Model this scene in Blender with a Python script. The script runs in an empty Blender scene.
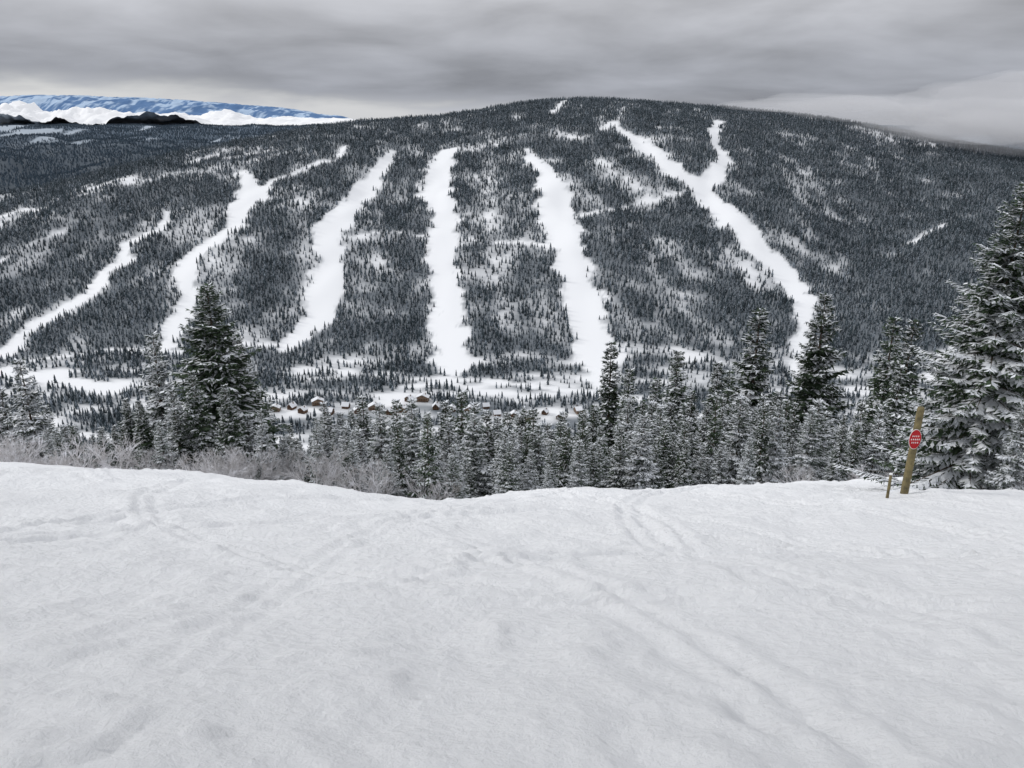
import bpy, math, random, bmesh
import numpy as np
from mathutils import Vector

rng = np.random.default_rng(7)
PITCH = math.radians(18.3); CP, SP = math.cos(PITCH), math.sin(PITCH)

# ------------------------------------------------------------------ noise
def _h(ix, iy, seed):
    h = (ix.astype(np.int64)*374761393 + iy.astype(np.int64)*668265263 + seed*1442695041) & 0xffffffff
    h = ((h ^ (h >> 13))*1274126177) & 0xffffffff
    h = ((h ^ (h >> 16))*2246822519) & 0xffffffff
    return ((h ^ (h >> 15)) & 0xffffff)/float(0x1000000)*2*np.pi
def perlin(x, y, seed=0):
    x = np.asarray(x, float); y = np.asarray(y, float)
    ix = np.floor(x); iy = np.floor(y); fx = x-ix; fy = y-iy
    u = fx*fx*fx*(fx*(fx*6-15)+10); v = fy*fy*fy*(fy*(fy*6-15)+10)
    def g(a, b):
        t = _h(ix+a, iy+b, seed)
        return np.cos(t)*(fx-a)+np.sin(t)*(fy-b)
    n0 = g(0,0)*(1-u)+g(1,0)*u; n1 = g(0,1)*(1-u)+g(1,1)*u
    return (n0*(1-v)+n1*v)*1.5
def fbm(x, y, seed=0, o=4, gain=.5):
    s = 0; a = 1
    for k in range(o):
        s = s+a*perlin(x*2**k+17.3*k, y*2**k-9.1*k, seed+k*31); a *= gain
    return s
def sstep(a, b, x):
    t = np.clip((x-a)/(b-a), 0, 1); return t*t*(3-2*t)

# ------------------------------------------------------------------ terrain (metres, viewpoint at the origin)
CX  = [-60,-19.5,-11.5,-6.5,-2.8,-1.1,1.8,4.9,7.8,11.3,16.6,20.7,25.3,60]
RHO = [.43,.444,.462,.483,.4985,.495,.4845,.489,.481,.481,.478,.469,.480,.47]
YC  = [30,28,27,26,25,25,27,28,30,33,38,40,36,34]
RX = [-9000,-3000,-1580,-1219,-680,-246,115,367,798,1225,1657,2135,3000,9000]
RY = [2300,2350,2600,2800,3150,3350,3500,3550,3600,3600,3600,3500,3500,3500]
RZ = [-330,-300,-228,-129,-17,9,73,81,50,18,-46,-135,-200,-260]
BX = [-9000,-1000,-500,0,400,900,1500,9000]
BY = [1700,1650,1560,1480,1430,1500,1700,1900]
def sinterp(x, X, Y, w):
    return (np.interp(x-w, X, Y)+np.interp(x, X, Y)*2+np.interp(x+w, X, Y))/4
def H(x, y):
    x = np.asarray(x, float); y = np.asarray(y, float)
    yc = sinterp(x, CX, YC, 1.5); rho = sinterp(x, CX, RHO, 1.2)
    s = rho-1.8/yc-.011
    q = (y-yc)/2
    sp = 2*np.where(q > 30, q, np.log1p(np.exp(np.minimum(q, 30))))
    zn = -1.8-s*y-.2*sp
    zn = zn+.42*np.exp(-((x-12.0)/2.6)**2-((y-20)/2.2)**2)+.25*np.exp(-((x-15.5)/2.)**2-((y-21)/2.)**2)
    zl = np.interp(y, [100,300,700,1000,1180,1450], [-57,-165,-375,-455,-470,-466])
    b = sstep(60, 140, y)
    z = zn*(1-b)+zl*b
    z = z+fbm(x/90, y/90, 5, 3)*5*sstep(150, 400, y)*(1-sstep(900, 1200, y))
    yb = sinterp(x, BX, BY, 150); yr = sinterp(x, RX, RY, 150); zr = sinterp(x, RX, RZ, 120)
    t = (y-yb)/(yr-yb)
    k = .03
    ts = k*np.where(t/k > 30, t/k, np.log1p(np.exp(np.minimum(t/k, 30))))
    tc = np.clip(ts, 0, 1)
    f = 1-(1-tc)**1.22
    zm = -466+(zr+466)*f
    m = np.clip(tc*(1-tc)*4, 0, 1)
    zm = zm+m*(fbm(x/480, y/900, 11, 4)*34)
    # gully dividing the run face from the right-hand slope
    gx = 541+(y-1450)*.56
    zm = zm-m*62*np.exp(-((x-gx)/240)**2)*sstep(1500, 1900, y)
    back = np.maximum(y-yr, 0)
    zm = zm-400*sstep(0, 1900, back)*1.0
    rdg = 1-np.abs(fbm(x/2900+.3, y/2100+.01*x/19, 4, 4))*1.6
    far = -480+sstep(5200, 11500, y+fbm(x/2500, y/2500, 3, 3)*900)*350+rdg*(170*sstep(5000, 6500, y)-115*sstep(7500, 10500, y))
    far = far-500*sstep(12600, 14500, y)
    bf = sstep(4800, 5600, y)
    zm = zm*(1-bf)+far*bf
    bm = sstep(1300, 1420, y)
    return z*(1-bm)+np.where(y > 1250, zm, 0)*bm

# image pixel coordinates, cast from the camera onto the terrain, give world positions
def ratio(v):
    return (-800*SP-(v-384)*CP)/(800*CP-(v-384)*SP)
def bear(u, v):
    return (u-512)/(800*CP-(v-384)*SP)
YS = np.concatenate([np.arange(1150, 4600, 4.)])
def hit(u, v):
    b = bear(u, v); r = ratio(v)
    d = H(b*YS, YS)-r*YS
    i = np.argmax(d > 0)
    if d[i] <= 0: i = len(YS)-260
    return b*YS[i], YS[i]

runs_px = {
 'A': [(166,213,6),(160,230,12),(138,240,16),(126,244,10),(124,262,18),(104,272,16),(92,292,24),(62,312,20),(42,320,24),(18,338,16),(0,356,26)],
 'B': [(242,172,10),(252,190,30),(262,200,14)],'B3':[(246,196,26),(238,222,20),(222,236,26),(198,252,20),(184,268,26),(188,290,18),(188,305,24),(172,328,22),(168,345,30)],
 'B2':[(343,148,9),(338,160,8),(318,163,5),(300,172,8),(270,182,6),(258,194,12)],
 'C': [(393,152,8),(380,172,16),(368,186,24),(350,206,26),(338,222,38),(324,240,32),(330,262,26),(328,290,34),(318,318,28),(300,336,36),(285,348,18)],
 'D': [(447,152,22),(438,172,28),(436,190,34),(445,215,26),(443,240,30),(440,262,32),(446,285,28),(448,310,32),(450,335,36),(456,368,34)],
 'E': [(528,150,7),(536,162,20),(548,172,18),(552,188,30),(558,205,36),(560,225,32),(570,250,38),(576,275,34),(584,300,42),(588,330,36),(598,350,44),(604,385,30)],
 'F': [(600,130,8),(612,122,8),(622,132,12),(645,148,20),(662,160,18),(676,174,26),(692,182,30),(706,198,30),(726,215,34),(745,232,32),(758,250,36),(776,264,34),(790,284,34),(802,300,24),(806,330,14),(800,350,18),(800,385,20)],
 'G': [(720,122,10),(712,132,12),(716,145,9),(724,160,16),(716,174,20),(702,190,26)],
 'G2':[(676,178,8),(660,150,6),(640,138,5)],'G3':[(748,262,10),(752,285,8)],
 'H': [(690,190,6),(664,197,8),(640,204,5),(595,213,6),(580,216,6)],
 'S': [(345,238,5),(395,232,4),(430,236,5)],'S2':[(470,240,5),(540,244,6)],
 'I': [(568,98,5),(556,110,7),(550,114,5)], 'I2':[(622,108,3),(620,118,3)],
 'J': [(0,218,8),(24,210,14),(40,210,8)], 'J2':[(0,262,4),(30,245,4),(70,228,4)],
 'K': [(75,197,4),(110,188,5),(150,180,5)],
 'L': [(190,163,6),(215,155,8)], 'L2':[(225,158,4),(275,150,4)],
 'M': [(910,244,4),(945,224,4)], 'N':[(925,380,14),(948,352,12),(975,338,8)],
 'O': [(0,372,26),(60,378,32),(118,392,26)], 'P':[(20,362,6),(110,350,6),(180,352,8)],
 'Q': [(225,345,8),(300,345,10)], 'R':[(400,388,8),(470,380,10),(600,395,12)],
}
thin_px = [[(350,240,16),(430,235,18),(540,243,16)],[(470,185,14),(530,205,22)],[(480,180,26),(500,300,22)],
           [(380,262,26),(372,285,22)],[(600,160,26),(650,200,30)],[(100,290,14),(250,240,14)],[(470,150,16),(660,140,14)],
           [(330,300,18),(440,320,18)],[(730,250,14),(760,290,18)],[(860,130,26),(1010,155,60)],[(60,200,20),(300,150,18)],
           [(540,300,18),(560,340,22)],[(300,355,20),(440,375,24)],[(580,270,10),(700,300,12)],[(200,215,14),(230,290,16)],[(300,200,10),(310,300,14)],
           [(560,175,16),(590,200,16)],[(670,300,10),(720,340,14)],[(20,270,10),(60,240,14)],[(640,150,24),(700,160,14)]]
def toworld(lst):
    out = []
    for (u, v, w) in lst:
        X, Y = hit(u, v); out.append((float(X), float(Y), float(w*(Y*CP-H(X,Y)*SP)/800)))
    return out
RUNS = [toworld(l) for l in runs_px.values()]
THIN = [toworld(l) for l in thin_px]

def polydist(x, y, polys, rag=7.):
    m = np.full(x.shape, -1e3)
    n = fbm(x/50, y/70, 77, 4, .7)
    for p in polys:
        for a, b in zip(p[:-1], p[1:]):
            ax, ay, aw = a; bx, by, bw = b
            dx, dy = bx-ax, by-ay; L2 = dx*dx+dy*dy+1e-6
            t = np.clip(((x-ax)*dx+(y-ay)*dy)/L2, 0, 1)
            d = np.hypot(x-ax-t*dx, y-ay-t*dy); w = (aw+(bw-aw)*t)/2
            m = np.maximum(m, w*(1+.30*n)+rag*n-d)
    return m

# ------------------------------------------------------------------ materials
def newmat(name):
    m = bpy.data.materials.new(name); m.use_nodes = True
    nt = m.node_tree; b = nt.nodes['Principled BSDF']
    b.inputs['Specular IOR Level'].default_value = .15
    return m, nt, b
def noisecol(name, c1, c2, scale=3., rough=.8, coord='Object', detail=4, rand=0., bump=0.):
    m, nt, b = newmat(name); N = nt.nodes; Lk = nt.links
    tc = N.new('ShaderNodeTexCoord'); no = N.new('ShaderNodeTexNoise')
    no.inputs['Scale'].default_value = scale; no.inputs['Detail'].default_value = detail
    Lk.new(tc.outputs[coord], no.inputs['Vector'])
    r = N.new('ShaderNodeValToRGB'); r.color_ramp.elements[0].position = .32; r.color_ramp.elements[1].position = .68
    r.color_ramp.elements[0].color = (*c1, 1); r.color_ramp.elements[1].color = (*c2, 1)
    Lk.new(no.outputs['Fac'], r.inputs['Fac'])
    out = r.outputs['Color']
    if rand > 0:
        oi = N.new('ShaderNodeObjectInfo'); mr = N.new('ShaderNodeMapRange')
        mr.inputs['To Min'].default_value = 1-rand; mr.inputs['To Max'].default_value = 1+rand
        Lk.new(oi.outputs['Random'], mr.inputs['Value'])
        mx = N.new('ShaderNodeVectorMath'); mx.operation = 'SCALE'
        Lk.new(out, mx.inputs[0]); Lk.new(mr.outputs['Result'], mx.inputs['Scale']); out = mx.outputs['Vector']
    Lk.new(out, b.inputs['Base Color']); b.inputs['Roughness'].default_value = rough
    if bump > 0:
        bp = N.new('ShaderNodeBump'); bp.inputs['Strength'].default_value = bump; bp.inputs['Distance'].default_value = .02
        Lk.new(no.outputs['Fac'], bp.inputs['Height']); Lk.new(bp.outputs['Normal'], b.inputs['Normal'])
    return m
M_needle = noisecol('needles', (.026,.043,.026), (.070,.098,.058), 2.5, rand=.3)
M_needle_f = noisecol('needles_frosted', (.050,.068,.050), (.16,.19,.165), 3.5, rand=.25)
M_bark = noisecol('bark', (.05,.035,.025), (.12,.09,.07), 8, bump=.5)
M_snowc = noisecol('branch_snow', (.66,.69,.74), (.86,.88,.91), 3)
M_shrub = noisecol('frosted_twigs', (.40,.38,.37), (.82,.82,.85), 2.0, rand=.15)
M_farneedle = noisecol('hazed_far_needles', (.030,.044,.052), (.072,.093,.106), .35, rand=.4, detail=1)  # blue-grey distance haze mixed into the needle colour
M_farfrost = noisecol('hazed_far_frost', (.19,.225,.265), (.46,.50,.56), .4, rand=.3, detail=1)  # frost colour blued to carry the same distance haze
M_hazeneedle = noisecol('hazed_very_far_needles', (.040,.062,.086), (.078,.108,.140), .2, rand=.3, detail=1)  # stronger distance haze painted into these needles

m_ground, nt, b = newmat('snow_ground'); N = nt.nodes; Lk = nt.links
at = N.new('ShaderNodeAttribute'); at.attribute_name = 'tint'
an = N.new('ShaderNodeAttribute'); an.attribute_name = 'nearf'
b.inputs['Roughness'].default_value = .6
geo = N.new('ShaderNodeNewGeometry')
Lk.new(at.outputs['Color'], b.inputs['Base Color'])
n1 = N.new('ShaderNodeTexNoise'); n1.inputs['Scale'].default_value = 6; n1.inputs['Detail'].default_value = 8; n1.inputs['Roughness'].default_value = .74
Lk.new(geo.outputs['Position'], n1.inputs['Vector'])
n2 = N.new('ShaderNodeTexVoronoi'); n2.inputs['Scale'].default_value = 9
Lk.new(geo.outputs['Position'], n2.inputs['Vector'])
ad = N.new('ShaderNodeMath'); ad.operation = 'MULTIPLY_ADD'; ad.inputs[1].default_value = .3
Lk.new(n2.outputs['Distance'], ad.inputs[0]); Lk.new(n1.outputs['Fac'], ad.inputs[2])
bp = N.new('ShaderNodeBump'); bp.inputs['Distance'].default_value = .14
Lk.new(an.outputs['Fac'], bp.inputs['Strength']); Lk.new(ad.outputs[0], bp.inputs['Height']); Lk.new(bp.outputs['Normal'], b.inputs['Normal'])

# ------------------------------------------------------------------ ground sheet
def density(x, y):
    """conifer density 0..1 on valley and far mountain"""
    n = fbm(x/170, y/230, 21, 4); n2 = fbm(x/60, y/80, 25, 2)
    d = .96+.52*n+.45*n2
    right = sstep(-100, 300, x-(541+(y-1450)*.56))
    d = d+right*.40
    d = d-.98*np.clip(polydist(x, y, THIN)/60+.5, 0, 1)*np.clip(.65+1.2*n2, 0, 1)
    valley = 1-sstep(1480, 1600, y)
    dv = .62+1.0*fbm(x/140, y/60, 31, 3)
    d = d*(1-valley)+dv*valley
    d = np.clip(d, 0.04, 1)
    rd = polydist(x, y, RUNS)
    d = d*(1-np.clip(rd/45+.5, 0, 1)*.35)
    return d*(1-np.clip(rd/12+.5, 0, 1))

ys = [-25.]
while ys[-1] < 30000:
    y = ys[-1]; ys.append(y+max(.07 if y > 1 else .3, .0065*y))
ys = np.array(ys); nc = 820
tt = np.linspace(-1, 1, nc)
YY = np.repeat(ys[:, None], nc, 1); XX = tt[None, :]*(24+np.maximum(YY, 0)*.95)
ZZ = H(XX, YY)
nr = int(np.argmax(ys > 70))
xn, yn = XX[:nr], YY[:nr]
dz = fbm(xn/5, yn/5, 41, 3)*.17+fbm(xn/1.1, yn/1.4, 43, 3)*.055
rough = sstep(-.25, .35, fbm(xn/3, yn/3, 47, 2))
dz += perlin(xn/.22, yn/.24, 51)*.026*(.25+rough)
dz += perlin(xn/.45, yn/.5, 53)*.044*rough
dz += .045*sstep(.25, .5, perlin(xn/.33+7, yn/.33, 57))*sstep(.0, .5, fbm(xn/2.2, yn/2.2, 59, 2))
R_ = random.Random(3)
for k in range(230):
    cx = R_.uniform(-34, 34); cy = R_.uniform(-15, 45); r = R_.uniform(7, 34)
    a0 = R_.uniform(-math.pi, math.pi); aw = R_.uniform(.25, .8)
    d = np.hypot(xn-cx, yn-cy)-r
    ang = np.abs((np.arctan2(yn-cy, xn-cx)-a0+math.pi) % (2*math.pi)-math.pi)
    fade = 1-sstep(aw*.6, aw, ang); dp = R_.uniform(.5, 2.2)
    for off in (0, R_.uniform(.25, .5)):
        dd = d-off
        dz += dp*fade*(-.036*np.exp(-(dd/.10)**2)+.026*np.exp(-((dd-.2)/.11)**2))
ZZ[:nr] += dz*(1-sstep(45, 70, yn))
tint = np.empty(XX.shape+(4,)); tint[..., 3] = 1
tint[..., 0] = .86; tint[..., 1] = .87; tint[..., 2] = .89
r0 = int(np.argmax(ys > 880)); r1 = int(np.argmax(ys > 5300))
dm = np.zeros(XX.shape)
dm[r0:r1] = density(XX[r0:r1], YY[r0:r1])*sstep(900, 1100, YY[r0:r1])
fl = np.array([.088, .108, .128])
k = (dm*.90)[..., None]
tint[..., :3] = tint[..., :3]*(1-k)+fl*k
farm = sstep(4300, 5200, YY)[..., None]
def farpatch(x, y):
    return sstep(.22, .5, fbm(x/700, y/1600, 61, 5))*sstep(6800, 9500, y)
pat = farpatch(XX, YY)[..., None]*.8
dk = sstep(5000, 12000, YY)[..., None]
fc = np.array([.035, .050, .066])*(1-dk)+np.array([.070, .105, .150])*dk  # aerial haze painted into the tint: paler and bluer with distance
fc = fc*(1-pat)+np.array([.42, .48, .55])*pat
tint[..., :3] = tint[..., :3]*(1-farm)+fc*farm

def gridmesh(name, X, Y, Z, mat, smooth=True):
    r, c = X.shape
    me = bpy.data.meshes.new(name)
    co = np.stack([X, Y, Z], -1).reshape(-1, 3).astype(np.float32)
    i = np.arange(r*c).reshape(r, c)
    q = np.stack([i[:-1, :-1], i[:-1, 1:], i[1:, 1:], i[1:, :-1]], -1).reshape(-1, 4)
    me.vertices.add(len(co)); me.vertices.foreach_set('co', co.ravel())
    me.loops.add(q.size); me.loops.foreach_set('vertex_index', q.ravel().astype(np.int32))
    me.polygons.add(len(q)); me.polygons.foreach_set('loop_start', np.arange(0, q.size, 4, dtype=np.int32))
    me.polygons.foreach_set('use_smooth', np.full(len(q), smooth))
    me.update(calc_edges=True)
    me.materials.append(mat)
    ob = bpy.data.objects.new(name, me); bpy.context.scene.collection.objects.link(ob)
    return ob
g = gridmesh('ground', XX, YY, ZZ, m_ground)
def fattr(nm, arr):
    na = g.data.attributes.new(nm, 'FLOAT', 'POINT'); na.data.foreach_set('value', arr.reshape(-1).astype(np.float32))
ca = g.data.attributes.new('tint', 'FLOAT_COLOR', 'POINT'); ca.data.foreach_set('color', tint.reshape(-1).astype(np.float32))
fattr('nearf', .8*(1-sstep(10, 60, YY)))

# ------------------------------------------------------------------ mesh helper
def rawmesh(name, V, F, MI, mats, smooth=False):
    me = bpy.data.meshes.new(name); me.from_pydata(V, [], F)
    for m in mats: me.materials.append(m)
    me.polygons.foreach_set('material_index', MI)
    if smooth: me.polygons.foreach_set('use_smooth', [True]*len(F))
    me.update(); return me

def conifer_mesh(name, seed, Ht, R, nw, frost, needle, step=.15, tw=1.3, gap=.0, droop=0., pw=.85):
    """whorled branches on a tapered trunk"""
    r = random.Random(seed); V = []; F = []; MI = []
    def tri(a, b, c, m):
        n = len(V); V.extend((a, b, c)); F.append((n, n+1, n+2)); MI.append(m)
    n0 = 7; seg = 8; tr = .014*Ht
    for k in range(seg+1):
        t = k/seg; z = -.6+(Ht+.5)*t; rr = tr*(1-t)**.9+.008
        for j in range(n0):
            a = 2*math.pi*j/n0; V.append((rr*math.cos(a)+.03*math.sin(k), rr*math.sin(a), z))
    for k in range(seg):
        for j in range(n0):
            a = k*n0+j; b_ = k*n0+(j+1) % n0; F.append((a, b_, b_+n0, a+n0)); MI.append(1)
    lob = [r.uniform(.65, 1.12) for _ in range(9)]
    for i in range(nw):
        t0 = (i+r.uniform(.2, .8))/nw
        nbr = r.randint(8, 11) if t0 < .8 else 6
        wr = r.uniform(.80, 1.12)
        off = r.uniform(0, 6.28)
        for jb in range(nbr):
            t = min(.995, max(0, t0+r.gauss(0, .22)/nw))
            z0 = Ht*(.03+.965*t)
            az = off+jb*2*math.pi/nbr+r.uniform(-.3, .3)
            L = R*((1-t)**pw)*r.uniform(.60, 1.18)*wr*lob[int((az+t*3)*9/(2*math.pi)) % 9]+.14
            if r.random() < gap: L *= .45
            a1 = (-.42-droop)*(1-t)+.75*t*t+r.uniform(-.14, .14); a2 = .30*(1-t)
            ca_, sa_ = math.cos(az), math.sin(az)
            def P(s, side=0., up=0.):
                rr = L*s
                return (rr*ca_-side*sa_, rr*sa_+side*ca_, z0+L*(a1*s+a2*s*s)+up)
            wb = .012+.012*L
            tri(P(0, wb), P(0, -wb), P(.9), 1)
            ns = max(3, int(L/step))
            snowy = frost*r.choice([.4, .8, 1.2, 1.5])
            for j in range(ns):
                s = .08+.92*(j+r.random()*.8)/ns
                tl = (.18+.32*(1-s)*min(L, 2.0)+.10*r.random())*tw
                for sd in (-1, 1):
                    ang = sd*r.uniform(.3, 1.1)
                    dx, dy = math.cos(az+ang), math.sin(az+ang)
                    dzz = (a1+2*a2*s)*.7-r.uniform(.05, .6)
                    bx = P(s); px, py = -dy, dx
                    tip = (bx[0]+dx*tl, bx[1]+dy*tl, bx[2]+dzz*tl)
                    w = tl*r.uniform(.24, .38); tz = r.uniform(-.9, .4)*w
                    md_ = [bx[c]+(tip[c]-bx[c])*.4 for c in range(3)]
                    tri((md_[0]+px*w*.5, md_[1]+py*w*.5, md_[2]-.03), (md_[0]-px*w*.5, md_[1]-py*w*.5, md_[2]-.03), tip, 0)
                    tri((md_[0]-px*w*.5, md_[1]-py*w*.5, md_[2]-.03), (md_[0]+px*w*.5, md_[1]+py*w*.5, md_[2]-.03), bx, 0)
                    for q in (-1, 1):
                        f0 = r.uniform(.05, .4); f1 = f0+r.uniform(.35, .5)
                        m0 = [bx[c]+(tip[c]-bx[c])*f0 for c in range(3)]; m1 = [bx[c]+(tip[c]-bx[c])*(f0+.3) for c in range(3)]
                        m2 = [bx[c]+(tip[c]-bx[c])*f1 for c in range(3)]
                        tri(tuple(m0), tuple(m1), (m2[0]+q*px*w*1.3, m2[1]+q*py*w*1.3, m2[2]+tz-.05), 2 if r.random() < snowy*.25 else 0)
                    if r.random() < snowy:
                        up = .03
                        w2 = w*r.uniform(.3, .9); f0 = r.uniform(.3, .6)
                        mp = [bx[c]+(tip[c]-bx[c])*f0 for c in range(3)]
                        tri((mp[0]+px*w2, mp[1]+py*w2, mp[2]+up-.02), (mp[0]-px*w2, mp[1]-py*w2, mp[2]+up-.02), (tip[0], tip[1], tip[2]+up), 2)
                        tri((bx[0], bx[1], bx[2]+up), (mp[0]-px*w2, mp[1]-py*w2, mp[2]+up-.02), (mp[0]+px*w2, mp[1]+py*w2, mp[2]+up-.02), 2)
    return rawmesh(name, V, F, MI, [needle, M_bark, M_snowc])

P_dark  = conifer_mesh('fir_dark_a', 1, 14, 4.1, 48, .36, M_needle)
P_dark2 = conifer_mesh('fir_dark_b', 2, 14, 3.1, 44, .40, M_needle, gap=.15)
P_nar   = conifer_mesh('fir_narrow_a', 3, 14, 2.0, 44, .36, M_needle, gap=.12, droop=.2, pw=.75)
P_nar2  = conifer_mesh('fir_narrow_b', 4, 14, 2.4, 42, .56, M_needle, gap=.18, droop=.1, pw=.8)
P_fr    = conifer_mesh('fir_frost_a', 5, 7, 1.6, 26, .80, M_needle_f, step=.13, tw=.85, gap=.15)
P_fr2   = conifer_mesh('fir_frost_b', 6, 7, 1.4, 26, .55, M_needle, gap=.2, step=.13, tw=.85)
P_fr3   = conifer_mesh('fir_frost_c', 7, 7, 1.9, 25, 1.1, M_needle_f, gap=.2, step=.13, tw=.85)
P_fr4   = conifer_mesh('fir_frost_d', 9, 7, 1.5, 24, .32, M_needle, gap=.2, step=.13, tw=.85)
P_big   = conifer_mesh('fir_big', 8, 14, 4.6, 56, .85, M_needle, step=.14, tw=1.0, gap=.1)

def put(name, me, u, vtop, Y, sx=1., rot=None):
    X = bear(u, vtop+40)*Y; z = float(H(X, Y)); Hn = 7 if 'frost' in me.name else 14
    ht = ratio(vtop)*Y-z
    ob = bpy.data.objects.new(name, me); bpy.context.scene.collection.objects.link(ob)
    s = ht/Hn
    ob.location = (X, Y, z); ob.scale = (s*sx, s*sx, s); ob.rotation_euler = (R_.uniform(-.02, .02), R_.uniform(-.02, .02), R_.uniform(0, 6.28) if rot is None else rot)
    return ob
NM = 'fir_tree'
L_ = [
 (P_fr3,28,360,58,1.),(P_fr,6,388,62,1.),(P_fr2,52,405,66,1.),(P_fr,72,425,60,1.),(P_fr3,-30,380,60,1.),
 (P_dark2,134,398,50,1.),(P_fr3,157,333,47,.95),(P_fr3,178,388,42,1.),(P_dark,212,286,46,1.2),(P_dark2,238,338,49,1.1),(P_fr,250,415,44,1.),(P_dark2,120,425,52,1.),(P_fr,165,420,40,1.),
 (P_dark2,195,370,42,1.),(P_dark2,228,385,40,1.),(P_dark2,146,400,44,1.),
 (P_fr,326,402,52,.9),(P_fr3,343,412,44,.9),(P_fr2,366,396,46,1.),(P_fr,380,404,40,1.),(P_fr2,398,400,46,1.),(P_fr,412,398,42,1.),(P_fr3,430,418,38,1.),
 (P_fr2,446,402,44,1.),(P_fr4,460,392,48,1.),(P_fr,474,402,40,1.),(P_fr2,488,410,44,1.),(P_fr3,503,428,38,1.),(P_fr2,520,416,44,1.),(P_fr,538,424,40,1.),
 (P_fr2,552,430,46,1.),(P_fr4,566,425,42,1.),(P_fr,578,440,38,1.),(P_fr3,354,440,36,1.),(P_fr,390,445,35,1.),(P_fr3,455,445,35,1.),(P_fr3,530,450,36,1.),
 (P_nar,590,405,60,1.),(P_nar,611,343,72,1.),(P_nar2,626,368,66,1.),(P_nar,641,400,56,1.),(P_nar,655,378,70,1.),(P_nar2,675,350,82,1.),(P_fr2,665,420,50,1.),
 (P_nar,690,392,64,1.),(P_nar2,716,362,78,1.),(P_nar,728,372,84,1.),(P_nar2,757,310,76,1.2),(P_fr2,742,412,56,1.),(P_nar2,703,405,58,1.),(P_fr,632,440,46,1.),
 (P_nar2,772,390,70,1.),(P_fr2,787,425,58,1.),(P_dark2,824,293,70,.95),(P_nar,800,378,84,1.),(P_fr2,752,440,50,1.),(P_fr2,684,440,48,1.),
 (P_nar,889,316,82,1.),(P_nar,906,320,86,1.),(P_nar2,897,365,76,1.),(P_dark2,876,405,70,1.),(P_fr2,862,425,62,1.),(P_fr,922,400,66,1.),(P_nar2,600,425,52,1.),(P_nar,646,430,50,1.),
 (P_nar2,945,385,50,1.),(P_fr,840,432,66,1.),(P_fr3,700,445,50,1.),
 (P_big,1016,182,26,1.05),(P_fr3,985,430,25,1.),(P_fr3,948,440,30,.9),(P_nar2,968,335,45,1.1),(P_fr3,1020,400,23,1.),
]
for (me, u, vt, Y, sx) in L_: put(NM, me, u, vt, Y, sx)

# ------------------------------------------------------------------ shrubs
def shrub_mesh(name, seed, h=2.2):
    r = random.Random(seed); V = []; F = []; MI = []
    def seg(p, q, w0, w1):
        d = Vector(q)-Vector(p); s = d.cross(Vector((r.uniform(-1,1), r.uniform(-1,1), r.uniform(-1,1)))).normalized()
        s2 = d.cross(s).normalized()
        for a in (s, s2):
            n = len(V); V.extend([tuple(Vector(p)+a*w0), tuple(Vector(p)-a*w0), tuple(Vector(q)-a*w1), tuple(Vector(q)+a*w1)]); F.append((n, n+1, n+2, n+3)); MI.append(0)
    def grow(p, d, L, w, lv):
        q = p+d*L; seg(p, q, w, w*.7)
        if lv == 0: return
        for k in range(3):
            nd = (d+Vector((r.gauss(0, .45), r.gauss(0, .45), r.gauss(.1, .3)))).normalized()
            grow(p+d*L*r.uniform(.45, 1.), nd, L*r.uniform(.55, .8), w*.7, lv-1)
    for k in range(7):
        a = r.uniform(0, 6.28); d = Vector((math.cos(a)*.5, math.sin(a)*.5, 1)).normalized()
        grow(Vector((math.cos(a)*.25, math.sin(a)*.25, -.1)), d, h*.38, .022, 4)
    return rawmesh(name, V, F, MI, [M_shrub])

def kindcoll(name, meshes):
    c = bpy.data.collections.new(name)
    for k, me in enumerate(meshes): c.objects.link(bpy.data.objects.new(name+'_kind_%d' % k, me))
    return c
protoS = kindcoll('shrub', [shrub_mesh('shrub_%d' % k, 20+k) for k in range(3)])
protoM = kindcoll('conifer', (P_dark2, P_nar, P_nar2))
protoY = kindcoll('young_conifer', (P_fr, P_fr2, P_fr4, P_fr3))

def far_conifer(name, seed, mats, fp=.2):
    r = random.Random(seed); V = []; F = []; MI = []
    Ht = 16; nt_ = 5; n = 6
    for k in range(nt_):
        z0 = Ht*(.04+.9*k/nt_); z1 = min(Ht, z0+Ht*(.36-.02*k)); rr = 3.0*(1-k/nt_)**.8*r.uniform(.85, 1.1)+.25
        c = len(V); V.append((r.uniform(-.1,.1), r.uniform(-.1,.1), z1))
        for j in range(n*2):
            a = math.pi*j/n+k; q = rr*(1 if j % 2 == 0 else .55)*r.uniform(.8, 1.15)
            V.append((q*math.cos(a), q*math.sin(a), z0+r.uniform(-.5, .4)+(.5 if j % 2 else -.2)))
        for j in range(n*2):
            F.append((c, c+1+j, c+1+(j+1) % (2*n))); MI.append(1 if r.random() < fp else 0)
    c = len(V)
    for a in range(3):
        V.append((.25*math.cos(a*2.1), .25*math.sin(a*2.1), -2))
    V.append((0, 0, 6)); F += [(c, c+1, c+3), (c+1, c+2, c+3), (c+2, c, c+3)]; MI += [0, 0, 0]
    return rawmesh(name, V, F, MI, mats)
protoF = kindcoll('far_conifer', [far_conifer('far_conifer_%d' % k, 40+k, [M_farneedle, M_farfrost], (.10,.14,.18,.24,.42)[k]) for k in range(5)])
protoV = kindcoll('hazy_conifer', [far_conifer('hazy_conifer_%d' % k, 60+k, [M_hazeneedle, M_farfrost], .06) for k in range(3)])

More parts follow.
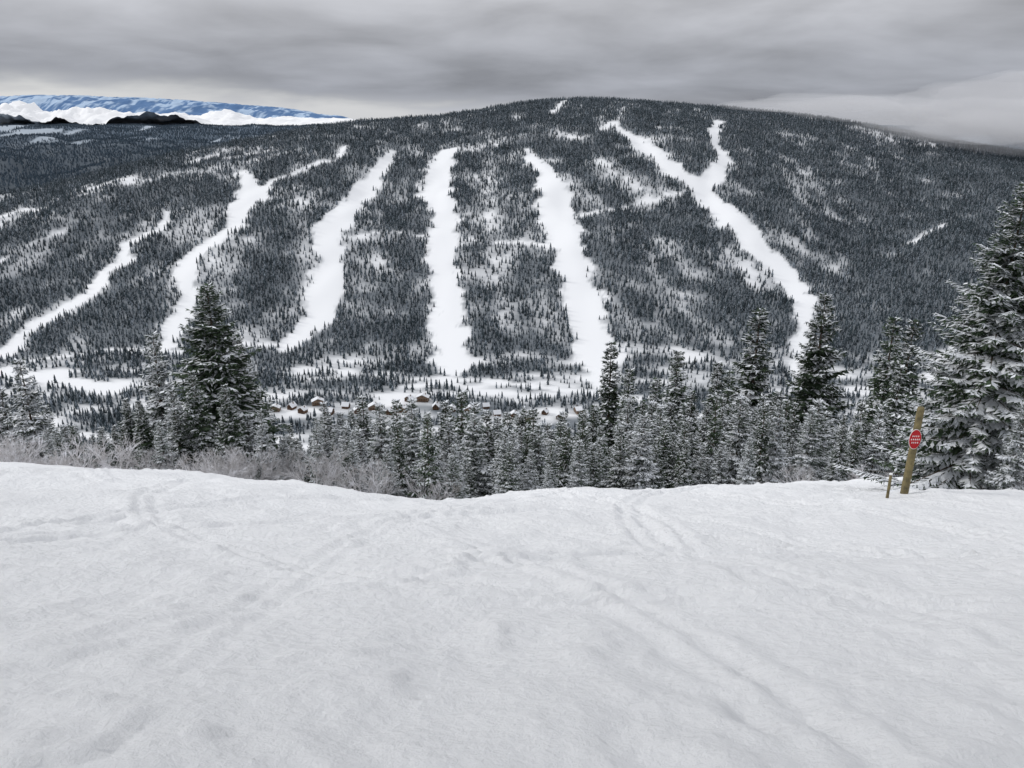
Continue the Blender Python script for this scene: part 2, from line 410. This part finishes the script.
def scatter(name, pts, rot, scl, coll, nk):
    me = bpy.data.meshes.new(name); n = len(pts)
    me.vertices.add(n); me.vertices.foreach_set('co', np.asarray(pts, np.float32).ravel())
    a = me.attributes.new('rot', 'FLOAT_VECTOR', 'POINT'); rv = np.zeros((n, 3), np.float32); rv[:, 2] = rot; a.data.foreach_set('vector', rv.ravel())
    a = me.attributes.new('scl', 'FLOAT_VECTOR', 'POINT'); a.data.foreach_set('vector', np.asarray(scl, np.float32).ravel())
    a = me.attributes.new('pid', 'INT', 'POINT'); a.data.foreach_set('value', rng.integers(0, nk, n).astype(np.int32))
    ob = bpy.data.objects.new(name, me); bpy.context.scene.collection.objects.link(ob)
    ng = bpy.data.node_groups.new(name+'_nodes', 'GeometryNodeTree')
    ng.interface.new_socket('Geometry', in_out='INPUT', socket_type='NodeSocketGeometry')
    ng.interface.new_socket('Geometry', in_out='OUTPUT', socket_type='NodeSocketGeometry')
    A = ng.nodes; gi = A.new('NodeGroupInput'); go = A.new('NodeGroupOutput')
    ci = A.new('GeometryNodeCollectionInfo'); ci.inputs['Collection'].default_value = coll
    ci.inputs['Separate Children'].default_value = True; ci.inputs['Reset Children'].default_value = True
    ip = A.new('GeometryNodeInstanceOnPoints'); ip.inputs['Pick Instance'].default_value = True
    def na(nm, ty):
        q = A.new('GeometryNodeInputNamedAttribute'); q.data_type = ty; q.inputs['Name'].default_value = nm
        return [o for o in q.outputs if o.enabled and o.name == 'Attribute'][0]
    l = ng.links
    l.new(gi.outputs[0], ip.inputs['Points']); l.new(ci.outputs[0], ip.inputs['Instance'])
    l.new(na('pid', 'INT'), ip.inputs['Instance Index']); l.new(na('rot', 'FLOAT_VECTOR'), ip.inputs['Rotation']); l.new(na('scl', 'FLOAT_VECTOR'), ip.inputs['Scale'])
    l.new(ip.outputs[0], go.inputs[0])
    md = ob.modifiers.new('scatter', 'NODES'); md.node_group = ng
    return ob

VIL = [(262,409),(275,411),(292,409),(303,413),(318,405),(346,408),(358,413),(374,410),(390,414),(409,401),(423,401),(436,409),(452,411),(470,413),(497,416),(514,418),(528,420),(545,414),(560,419),(578,413),(240,402),(330,414),(402,412),(486,408)]
def hitv(u, v):
    b = bear(u, v); r = ratio(v); Y = np.arange(1000, 1700, 2.); d = H(b*Y, Y)-r*Y; i = np.argmax(d > 0); return float(b*Y[i]), float(Y[i])
LOTS = [hitv(u, v) for u, v in VIL]

sp = 8.0
gy = np.arange(1020, 3950, sp); P = []
for y in gy:
    xm = .71*y+120; x = np.arange(-xm, xm, sp); P.append(np.stack([x, np.full_like(x, y)], -1))
P = np.concatenate(P); P += rng.uniform(-sp*.48, sp*.48, P.shape)
d = density(P[:, 0], P[:, 1])
keep = rng.random(len(P)) < d
P = P[keep]
lot = np.zeros(len(P), bool)
for (a, b_) in LOTS: lot |= (np.abs(P[:, 0]-a) < 15) & (P[:, 1]-b_ < 12) & (P[:, 1]-b_ > -60)
P = P[~lot]
z = H(P[:, 0], P[:, 1])
clump = fbm(P[:, 0]/90, P[:, 1]/90, 97, 2)
hs = rng.uniform(.42, 1.1, len(P))*(1+.35*clump)
ws = hs*rng.uniform(.8, 1.25, len(P))
scatter('distant_forest', np.column_stack([P, z]), rng.uniform(0, 6.28, len(P)), np.column_stack([ws, ws, hs]), protoF, 5)
# hazy forest on the plateau beyond the left shoulder
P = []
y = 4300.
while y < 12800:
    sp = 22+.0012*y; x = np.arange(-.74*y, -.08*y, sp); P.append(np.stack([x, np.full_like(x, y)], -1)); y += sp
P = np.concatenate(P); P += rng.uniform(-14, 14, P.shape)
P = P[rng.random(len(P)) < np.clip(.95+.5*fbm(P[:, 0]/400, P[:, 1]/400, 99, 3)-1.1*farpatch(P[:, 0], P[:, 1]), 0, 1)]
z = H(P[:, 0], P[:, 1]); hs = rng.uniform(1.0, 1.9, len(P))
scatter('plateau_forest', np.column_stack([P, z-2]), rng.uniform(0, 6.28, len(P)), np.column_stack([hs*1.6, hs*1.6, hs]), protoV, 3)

sp = 7.; P = []
for y in np.arange(85, 1020, sp):
    xm = .75*y+40; x = np.arange(-xm, xm, sp); P.append(np.stack([x, np.full_like(x, y)], -1))
P = np.concatenate(P); P += rng.uniform(-3.3, 3.3, P.shape)
P = P[rng.random(len(P)) < np.clip(.72+.5*fbm(P[:, 0]/80, P[:, 1]/80, 91, 2), 0, 1)]
z = H(P[:, 0], P[:, 1]); hs = rng.uniform(.4, .85, len(P))
P3 = np.column_stack([P, z])
nearm = P[:, 1] < 260
scatter('slope_forest', P3[nearm], rng.uniform(0, 6.28, nearm.sum()), np.column_stack([hs]*3)[nearm], protoM, 3)
fm = ~nearm
scatter('lower_slope_forest', P3[fm], rng.uniform(0, 6.28, fm.sum()), np.column_stack([hs]*3)[fm]*.95, protoF, 5)
us = np.concatenate([rng.uniform(255, 600, 115), rng.uniform(590, 880, 75), rng.uniform(-20, 130, 22), rng.uniform(-40, 1064, 30)])
Pl = []; S_ = []
for u in us:
    Y = rng.uniform(33, 60) if u < 560 else rng.uniform(44, 75)
    vt = rng.uniform(408, 480) if u < 600 else rng.uniform(395, 470)
    if u < 130: vt = rng.uniform(425, 460); Y = rng.uniform(45, 65)
    X = bear(u, 450)*Y; z = float(H(X, Y)); h_ = ratio(vt)*Y-z
    Pl.append((X, Y, z)); S_.append(h_/7)
S_ = np.array(S_); wv = rng.uniform(.75, 1.15, len(S_))
scatter('young_fir_stand', np.array(Pl), rng.uniform(0, 6.28, len(S_)), np.column_stack([S_*wv, S_*wv, S_]), protoY, 4)
P = []
for k in range(1500):
    y = rng.uniform(31, 70); x = rng.uniform(-.75, .75)*y
    P.append((x, y))
P = np.array(P); yc = np.interp(P[:, 0], CX, YC)
w = fbm(P[:, 0]/7, P[:, 1]/7, 95, 2)
bq = P[:, 0]/P[:, 1]
thr_ = np.where((bq > -.25) & (bq < .34), .42, .08)
keep = (P[:, 1] > yc+6.5) & (w > thr_)
P = P[keep][:280]
z = H(P[:, 0], P[:, 1]); hs = rng.uniform(.55, 1.35, len(P))
scatter('frosted_shrubs', np.column_stack([P, z]), rng.uniform(0, 6.28, len(P)), np.column_stack([hs]*3), protoS, 3)

# ------------------------------------------------------------------ far mountains + cloud bank
mm, nt, b = newmat('hazed_mountain_rock_snow'); N = nt.nodes; Lk = nt.links
at = N.new('ShaderNodeAttribute'); at.attribute_name = 'tint'; Lk.new(at.outputs['Color'], b.inputs['Base Color']); b.inputs['Roughness'].default_value = 1
xs = np.linspace(-30000, 6000, 900); yy = np.linspace(30000, 40000, 80)
FX, FY = np.meshgrid(xs, yy)
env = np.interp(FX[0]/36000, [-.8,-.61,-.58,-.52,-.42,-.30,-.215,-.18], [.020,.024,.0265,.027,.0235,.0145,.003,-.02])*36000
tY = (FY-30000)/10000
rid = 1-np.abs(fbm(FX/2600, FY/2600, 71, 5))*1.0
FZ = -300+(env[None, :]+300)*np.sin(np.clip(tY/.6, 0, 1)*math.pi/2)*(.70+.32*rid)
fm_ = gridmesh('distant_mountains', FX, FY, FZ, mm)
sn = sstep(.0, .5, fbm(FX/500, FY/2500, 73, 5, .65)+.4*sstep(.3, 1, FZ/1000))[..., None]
col = np.array([.10, .19, .36])*(1-sn)+np.array([.42, .54, .70])*sn  # rock and snow, with the blue of distant haze painted in
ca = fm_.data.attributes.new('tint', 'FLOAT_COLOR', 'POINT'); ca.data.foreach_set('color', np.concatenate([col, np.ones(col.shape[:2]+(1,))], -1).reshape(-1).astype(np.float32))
mc = noisecol('cloud_white', (.86,.87,.89), (.93,.93,.94), .002, rough=1.)
xs = np.linspace(-17000, 3000, 700); yy = np.linspace(12500, 24000, 200)
FX, FY = np.meshgrid(xs, yy)
lump = fbm(FX/1500, FY/1200, 81, 6, .6)
FZ = -90+np.clip(lump+.35, 0, 2)*240*np.interp(FX/FY, [-.7,-.6,-.45,-.3,-.2], [1.3,1.2,.7,.55,.3])
gridmesh('cloud_bank', FX, FY, FZ, mc)
# low cloud resting on the right-hand shoulder (mist volumes, emission added in place of multiple scattering)
mf = bpy.data.materials.new('emissive_fog'); mf.use_nodes = True; nt = mf.node_tree; nt.nodes.clear()
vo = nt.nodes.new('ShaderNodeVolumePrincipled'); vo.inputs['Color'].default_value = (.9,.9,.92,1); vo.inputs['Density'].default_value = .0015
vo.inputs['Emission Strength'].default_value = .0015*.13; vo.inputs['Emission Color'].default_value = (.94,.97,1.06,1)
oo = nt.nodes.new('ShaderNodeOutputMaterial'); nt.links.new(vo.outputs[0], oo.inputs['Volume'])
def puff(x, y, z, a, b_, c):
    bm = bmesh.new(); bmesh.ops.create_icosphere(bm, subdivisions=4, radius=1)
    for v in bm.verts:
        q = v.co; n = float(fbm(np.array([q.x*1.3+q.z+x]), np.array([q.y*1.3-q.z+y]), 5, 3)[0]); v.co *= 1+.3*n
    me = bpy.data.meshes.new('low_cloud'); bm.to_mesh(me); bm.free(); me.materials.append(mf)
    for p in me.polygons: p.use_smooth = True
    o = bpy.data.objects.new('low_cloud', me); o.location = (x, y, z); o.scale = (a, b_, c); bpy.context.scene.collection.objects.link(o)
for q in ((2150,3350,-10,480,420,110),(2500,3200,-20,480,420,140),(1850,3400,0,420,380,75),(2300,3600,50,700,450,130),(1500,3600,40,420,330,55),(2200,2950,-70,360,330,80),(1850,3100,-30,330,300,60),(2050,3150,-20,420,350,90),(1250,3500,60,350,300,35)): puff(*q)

# ------------------------------------------------------------------ chalets
M_wood = noisecol('chalet_timber', (.09,.05,.03), (.17,.10,.06), .6)
M_stucco = noisecol('chalet_siding', (.16,.11,.08), (.24,.17,.12), .6)
M_roofs = noisecol('roof_snow', (.70,.72,.76), (.80,.81,.84), .3)
m_glass, nt, b = newmat('window_glass'); b.inputs['Base Color'].default_value = (.02,.03,.04,1); b.inputs['Roughness'].default_value = .1
def boxes(name, L, mat):
    V = []; F = []
    for (cx, cy, cz, sx, sy, sz) in L:
        n = len(V)
        for i in (-1, 1):
            for j in (-1, 1):
                for k in (-1, 1): V.append((cx+i*sx/2, cy+j*sy/2, cz+k*sz/2))
        F += [tuple(n+q for q in f) for f in ((0,1,3,2),(4,6,7,5),(0,4,5,1),(2,3,7,6),(0,2,6,4),(1,5,7,3))]
    return rawmesh(name, V, F, [0]*len(F), [mat])
kinds = []
for kk, (W, D, E, Rg, mt) in enumerate(((13,11,6.5,4.5,M_wood),(20,12,8,4.5,M_stucco),(10,12,5.5,5.,M_wood))):
    V = [(-W/2,-D/2,-2),(W/2,-D/2,-2),(W/2,D/2,-2),(-W/2,D/2,-2),(-W/2,-D/2,E),(W/2,-D/2,E),(W/2,D/2,E),(-W/2,D/2,E),(0,-D/2,E+Rg),(0,D/2,E+Rg)]
    F = [(0,1,5,8,4),(2,3,7,9,6),(1,2,6,5),(3,0,4,7),(3,2,1,0)]
    walls = rawmesh('walls', V, F, [0]*5, [mt])
    o = 1.1; th = .7; sl = Rg/(W/2)
    xo = W/2+o; ze = E-sl*o
    V = []; 
    for y_ in (-D/2-o, D/2+o):
        V += [(-xo,y_,ze+.05),(0,y_,E+Rg+.05),(xo,y_,ze+.05),(xo,y_,ze+th),(0,y_,E+Rg+th+.2),(-xo,y_,ze+th)]
    F = [(0,1,4,5),(1,2,3,4),(6,11,10,7),(7,10,9,8),(5,4,10,11),(4,3,9,10),(0,6,7,1),(1,7,8,2),(2,8,9,3),(0,5,11,6)]
    roof = rawmesh('snow_roof', V, F, [0]*len(F), [M_roofs])
    wl = []
    nx = int(W/3.2)
    for fl_ in range(2 if E > 5 else 1):
        for i in range(nx):
            wl.append(((i-(nx-1)/2)*3., -D/2-.03, 1.6+fl_*3, 1.5, .12, 1.4)); wl.append(((i-(nx-1)/2)*3., D/2+.03, 1.6+fl_*3, 1.5, .12, 1.4))
        for i in range(3):
            for s in (-1, 1): wl.append((s*(W/2+.03), (i-1)*3., 1.6+fl_*3, .12, 1.3, 1.4))
    wl.append((0, -D/2-.03, E+1.2, 1.8, .12, 1.6))
    win = boxes('windows', wl, m_glass)
    dr = boxes('door', [(W/2-1.0, -D/2-.06, 1.0, 1.1, .16, 2.1)], M_bark)
    bal = boxes('balcony', [(0,-D/2-.9,3.1,W*.7,1.6,.2),(0,-D/2-1.65,3.7,W*.7,.1,1.0)], M_wood)
    chn = boxes('chimney', [(W*.22, 1.5, E+Rg, 1.2, 1.2, 3.2)], M_stucco)
    kinds.append((walls, roof, win, dr, bal, chn))
for i, (a, b_) in enumerate(LOTS):
    e = bpy.data.objects.new('chalet', None); bpy.context.scene.collection.objects.link(e)
    e.location = (a, b_, float(H(a, b_))); e.rotation_euler = (0, 0, R_.choice([0, .3, -.4, 1.4, 1.8, -.1])); s = R_.uniform(.8, 1.05); e.scale = (s, s, s)
    for me in kinds[i % 3]:
        c = bpy.data.objects.new(me.name, me); c.parent = e; bpy.context.scene.collection.objects.link(c)

# ------------------------------------------------------------------ sign post
M_post = noisecol('weathered_post', (.10,.085,.05), (.22,.18,.09), 6, bump=.6)
M_red = noisecol('red_paint', (.36,.015,.02), (.45,.025,.03), 5, rough=.5)
M_white = noisecol('white_paint', (.75,.75,.75), (.8,.8,.8), 5, rough=.5)
def cyl(name, p0, p1, r0, r1, mat, n=14):
    p0 = Vector(p0); p1 = Vector(p1); d = (p1-p0).normalized(); a = d.orthogonal().normalized(); b2 = d.cross(a)
    V = []; F = []
    for (p, r) in ((p0, r0), (p0.lerp(p1, .985), r1), (p1, r1*.85)):
        for j in range(n):
            t = 2*math.pi*j/n; V.append(tuple(p+(a*math.cos(t)+b2*math.sin(t))*r))
    for k in range(2):
        for j in range(n): F.append((k*n+j, k*n+(j+1) % n, (k+1)*n+(j+1) % n, (k+1)*n+j))
    F.append(tuple(range(2*n, 3*n))); F.append(tuple(reversed(range(n))))
    return rawmesh(name, V, F, [0]*len(F), [mat])
def child(e, me, loc=(0,0,0), rot=(0,0,0)):
    c = bpy.data.objects.new(me.name, me); c.parent = e; c.location = loc; c.rotation_euler = rot
    bpy.context.scene.collection.objects.link(c); return c
def empty(name, loc):
    e = bpy.data.objects.new(name, None); e.location = loc; bpy.context.scene.collection.objects.link(e); return e
Yp = 19.6; Xp = bear(903, 497)*Yp; zp = float(H(Xp, Yp))
e = empty('warning_sign', (Xp, Yp, zp))
child(e, cyl('post', (0,0,-.5), (.08,0,2.50), .105, .09, M_post))
def disc(name, r, y0, th, mat, n=28, sx=1, sz=1):
    V = []; F = []
    for y_ in (y0, y0+th):
        for j in range(n):
            t = 2*math.pi*j/n; V.append((sx*r*math.cos(t), y_, sz*r*math.sin(t)))
    F.append(tuple(range(n))); F.append(tuple(reversed(range(n, 2*n))))
    for j in range(n): F.append((j, n+j, n+(j+1) % n, (j+1) % n))
    return rawmesh(name, V, F, [0]*len(F), [mat])
sz = 1.66; sxo = -.02
child(e, disc('white_rim', .20, -.150, .012, M_white, sx=.80, sz=1.4), (sxo, 0, sz))
child(e, disc('red_face', .190, -.158, .010, M_red, sx=.80, sz=1.4), (sxo, 0, sz))
L = []
for row, (zz, ws_) in enumerate(((.09, (.03,)*4), (.0, (.035,)*5), (-.09, (.03,)*4))):
    n = len(ws_)
    for i, w_ in enumerate(ws_): L.append(((i-(n-1)/2)*.05, -.161, zz, w_*.6, .006, .04))
child(e, boxes('lettering', L, M_white), (sxo, 0, sz))
Y2 = 19.0; X2 = bear(886, 505)*Y2
e2 = empty('boundary_post', (X2, Y2, float(H(X2, Y2))))
child(e2, cyl('stake', (0,0,-.3), (.0,0,.72), .040, .035, M_post)); child(e2, cyl('stake_cap', (0,0,.72), (0,0,.75), .045, .045, M_white))

# ------------------------------------------------------------------ world
w = bpy.data.worlds.new('World'); bpy.context.scene.world = w; w.use_nodes = True
nt = w.node_tree; N = nt.nodes; Lk = nt.links; bg = N['Background']
SE, SR = math.radians(30), math.radians(-72)
sky = N.new('ShaderNodeTexSky'); sky.sky_type = 'NISHITA'; sky.sun_disc = False; sky.sun_elevation = SE; sky.sun_rotation = SR
tc = N.new('ShaderNodeTexCoord'); se = N.new('ShaderNodeSeparateXYZ'); Lk.new(tc.outputs['Generated'], se.inputs[0])
def math_(op, a, b=None, c=None):
    n = N.new('ShaderNodeMath'); n.operation = op
    for i, q in enumerate((a, b, c)):
        if q is None: continue
        if isinstance(q, (int, float)): n.inputs[i].default_value = q
        else: Lk.new(q, n.inputs[i])
    return n.outputs[0]
zc = math_('ADD', math_('MAXIMUM', se.outputs['Z'], 0), .16)
cb = N.new('ShaderNodeCombineXYZ'); Lk.new(math_('DIVIDE', se.outputs['X'], zc), cb.inputs[0]); Lk.new(math_('DIVIDE', se.outputs['Y'], zc), cb.inputs[1])
no = N.new('ShaderNodeTexNoise'); no.inputs['Scale'].default_value = 1.15; no.inputs['Detail'].default_value = 7; no.inputs['Roughness'].default_value = .5; no.inputs['Distortion'].default_value = .25
Lk.new(cb.outputs[0], no.inputs['Vector'])
rz = N.new('ShaderNodeValToRGB'); Lk.new(se.outputs['Z'], rz.inputs['Fac'])
cr = rz.color_ramp
cr.elements[0].position = 0; cr.elements[0].color = (.41,.425,.465,1)
cr.elements[1].position = 1; cr.elements[1].color = (.94,.96,1.0,1)
for p, c in ((.03,(.33,.345,.385,1)),(.06,(.37,.385,.425,1)),(.13,(.52,.53,.565,1)),(.4,(.78,.795,.835,1))):
    e_ = cr.elements.new(p); e_.color = c
mr = N.new('ShaderNodeMapRange'); mr.inputs['From Min'].default_value = .3; mr.inputs['From Max'].default_value = .7; mr.inputs['To Min'].default_value = .74; mr.inputs['To Max'].default_value = 1.26
Lk.new(no.outputs['Fac'], mr.inputs['Value'])
vm = N.new('ShaderNodeVectorMath'); vm.operation = 'SCALE'; Lk.new(rz.outputs['Color'], vm.inputs[0]); Lk.new(mr.outputs['Result'], vm.inputs['Scale'])
def mrange(v, a, b2, c=0., d=1.):
    n = N.new('ShaderNodeMapRange'); n.interpolation_type = 'SMOOTHSTEP'
    n.inputs['From Min'].default_value = a; n.inputs['From Max'].default_value = b2; n.inputs['To Min'].default_value = c; n.inputs['To Max'].default_value = d
    Lk.new(v, n.inputs['Value']); return n.outputs['Result']
az = math_('DIVIDE', se.outputs['X'], math_('MAXIMUM', se.outputs['Y'], .05))
wob = math_('MULTIPLY', math_('SUBTRACT', no.outputs['Fac'], .5), .06)
elev = math_('ADD', se.outputs['Z'], wob)
thr = mrange(az, -.6, .0, .036, .012)
gapm = math_('SUBTRACT', 1.0, mrange(math_('SUBTRACT', elev, thr), -.012, .016))
gapm = math_('MULTIPLY', gapm, mrange(az, .15, -.05))
sks = N.new('ShaderNodeVectorMath'); sks.operation = 'SCALE'; sks.inputs['Scale'].default_value = .06; Lk.new(sky.outputs[0], sks.inputs[0])
hz = N.new('ShaderNodeMix'); hz.data_type = 'RGBA'; hz.inputs['Factor'].default_value = .75
Lk.new(sks.outputs['Vector'], hz.inputs[6]); hz.inputs[7].default_value = (.76,.78,.82,1)
mx = N.new('ShaderNodeMix'); mx.data_type = 'RGBA'; Lk.new(gapm, mx.inputs['Factor']); Lk.new(vm.outputs['Vector'], mx.inputs[6]); Lk.new(hz.outputs[2], mx.inputs[7])
Lk.new(mx.outputs[2], bg.inputs['Color']); bg.inputs['Strength'].default_value = 1.0

sl = bpy.data.lights.new('sun', 'SUN'); sl.energy = 1.5; sl.angle = math.radians(10); sl.color = (1, .98, .95)
so = bpy.data.objects.new('sun', sl); bpy.context.scene.collection.objects.link(so)
dirv = Vector((math.sin(SR)*math.cos(SE), math.cos(SR)*math.cos(SE), math.sin(SE)))
so.rotation_euler = dirv.to_track_quat('Z', 'Y').to_euler()

cam = bpy.data.cameras.new('camera'); cam.sensor_width = 36; cam.lens = 36*800/1024; cam.clip_start = .1; cam.clip_end = 120000
co = bpy.data.objects.new('camera', cam); co.rotation_euler = (math.radians(90)-PITCH, 0, 0); bpy.context.scene.collection.objects.link(co)
bpy.context.scene.camera = co
vs = bpy.context.scene.view_settings; vs.view_transform = 'Standard'; vs.look = 'None'; vs.exposure = 0
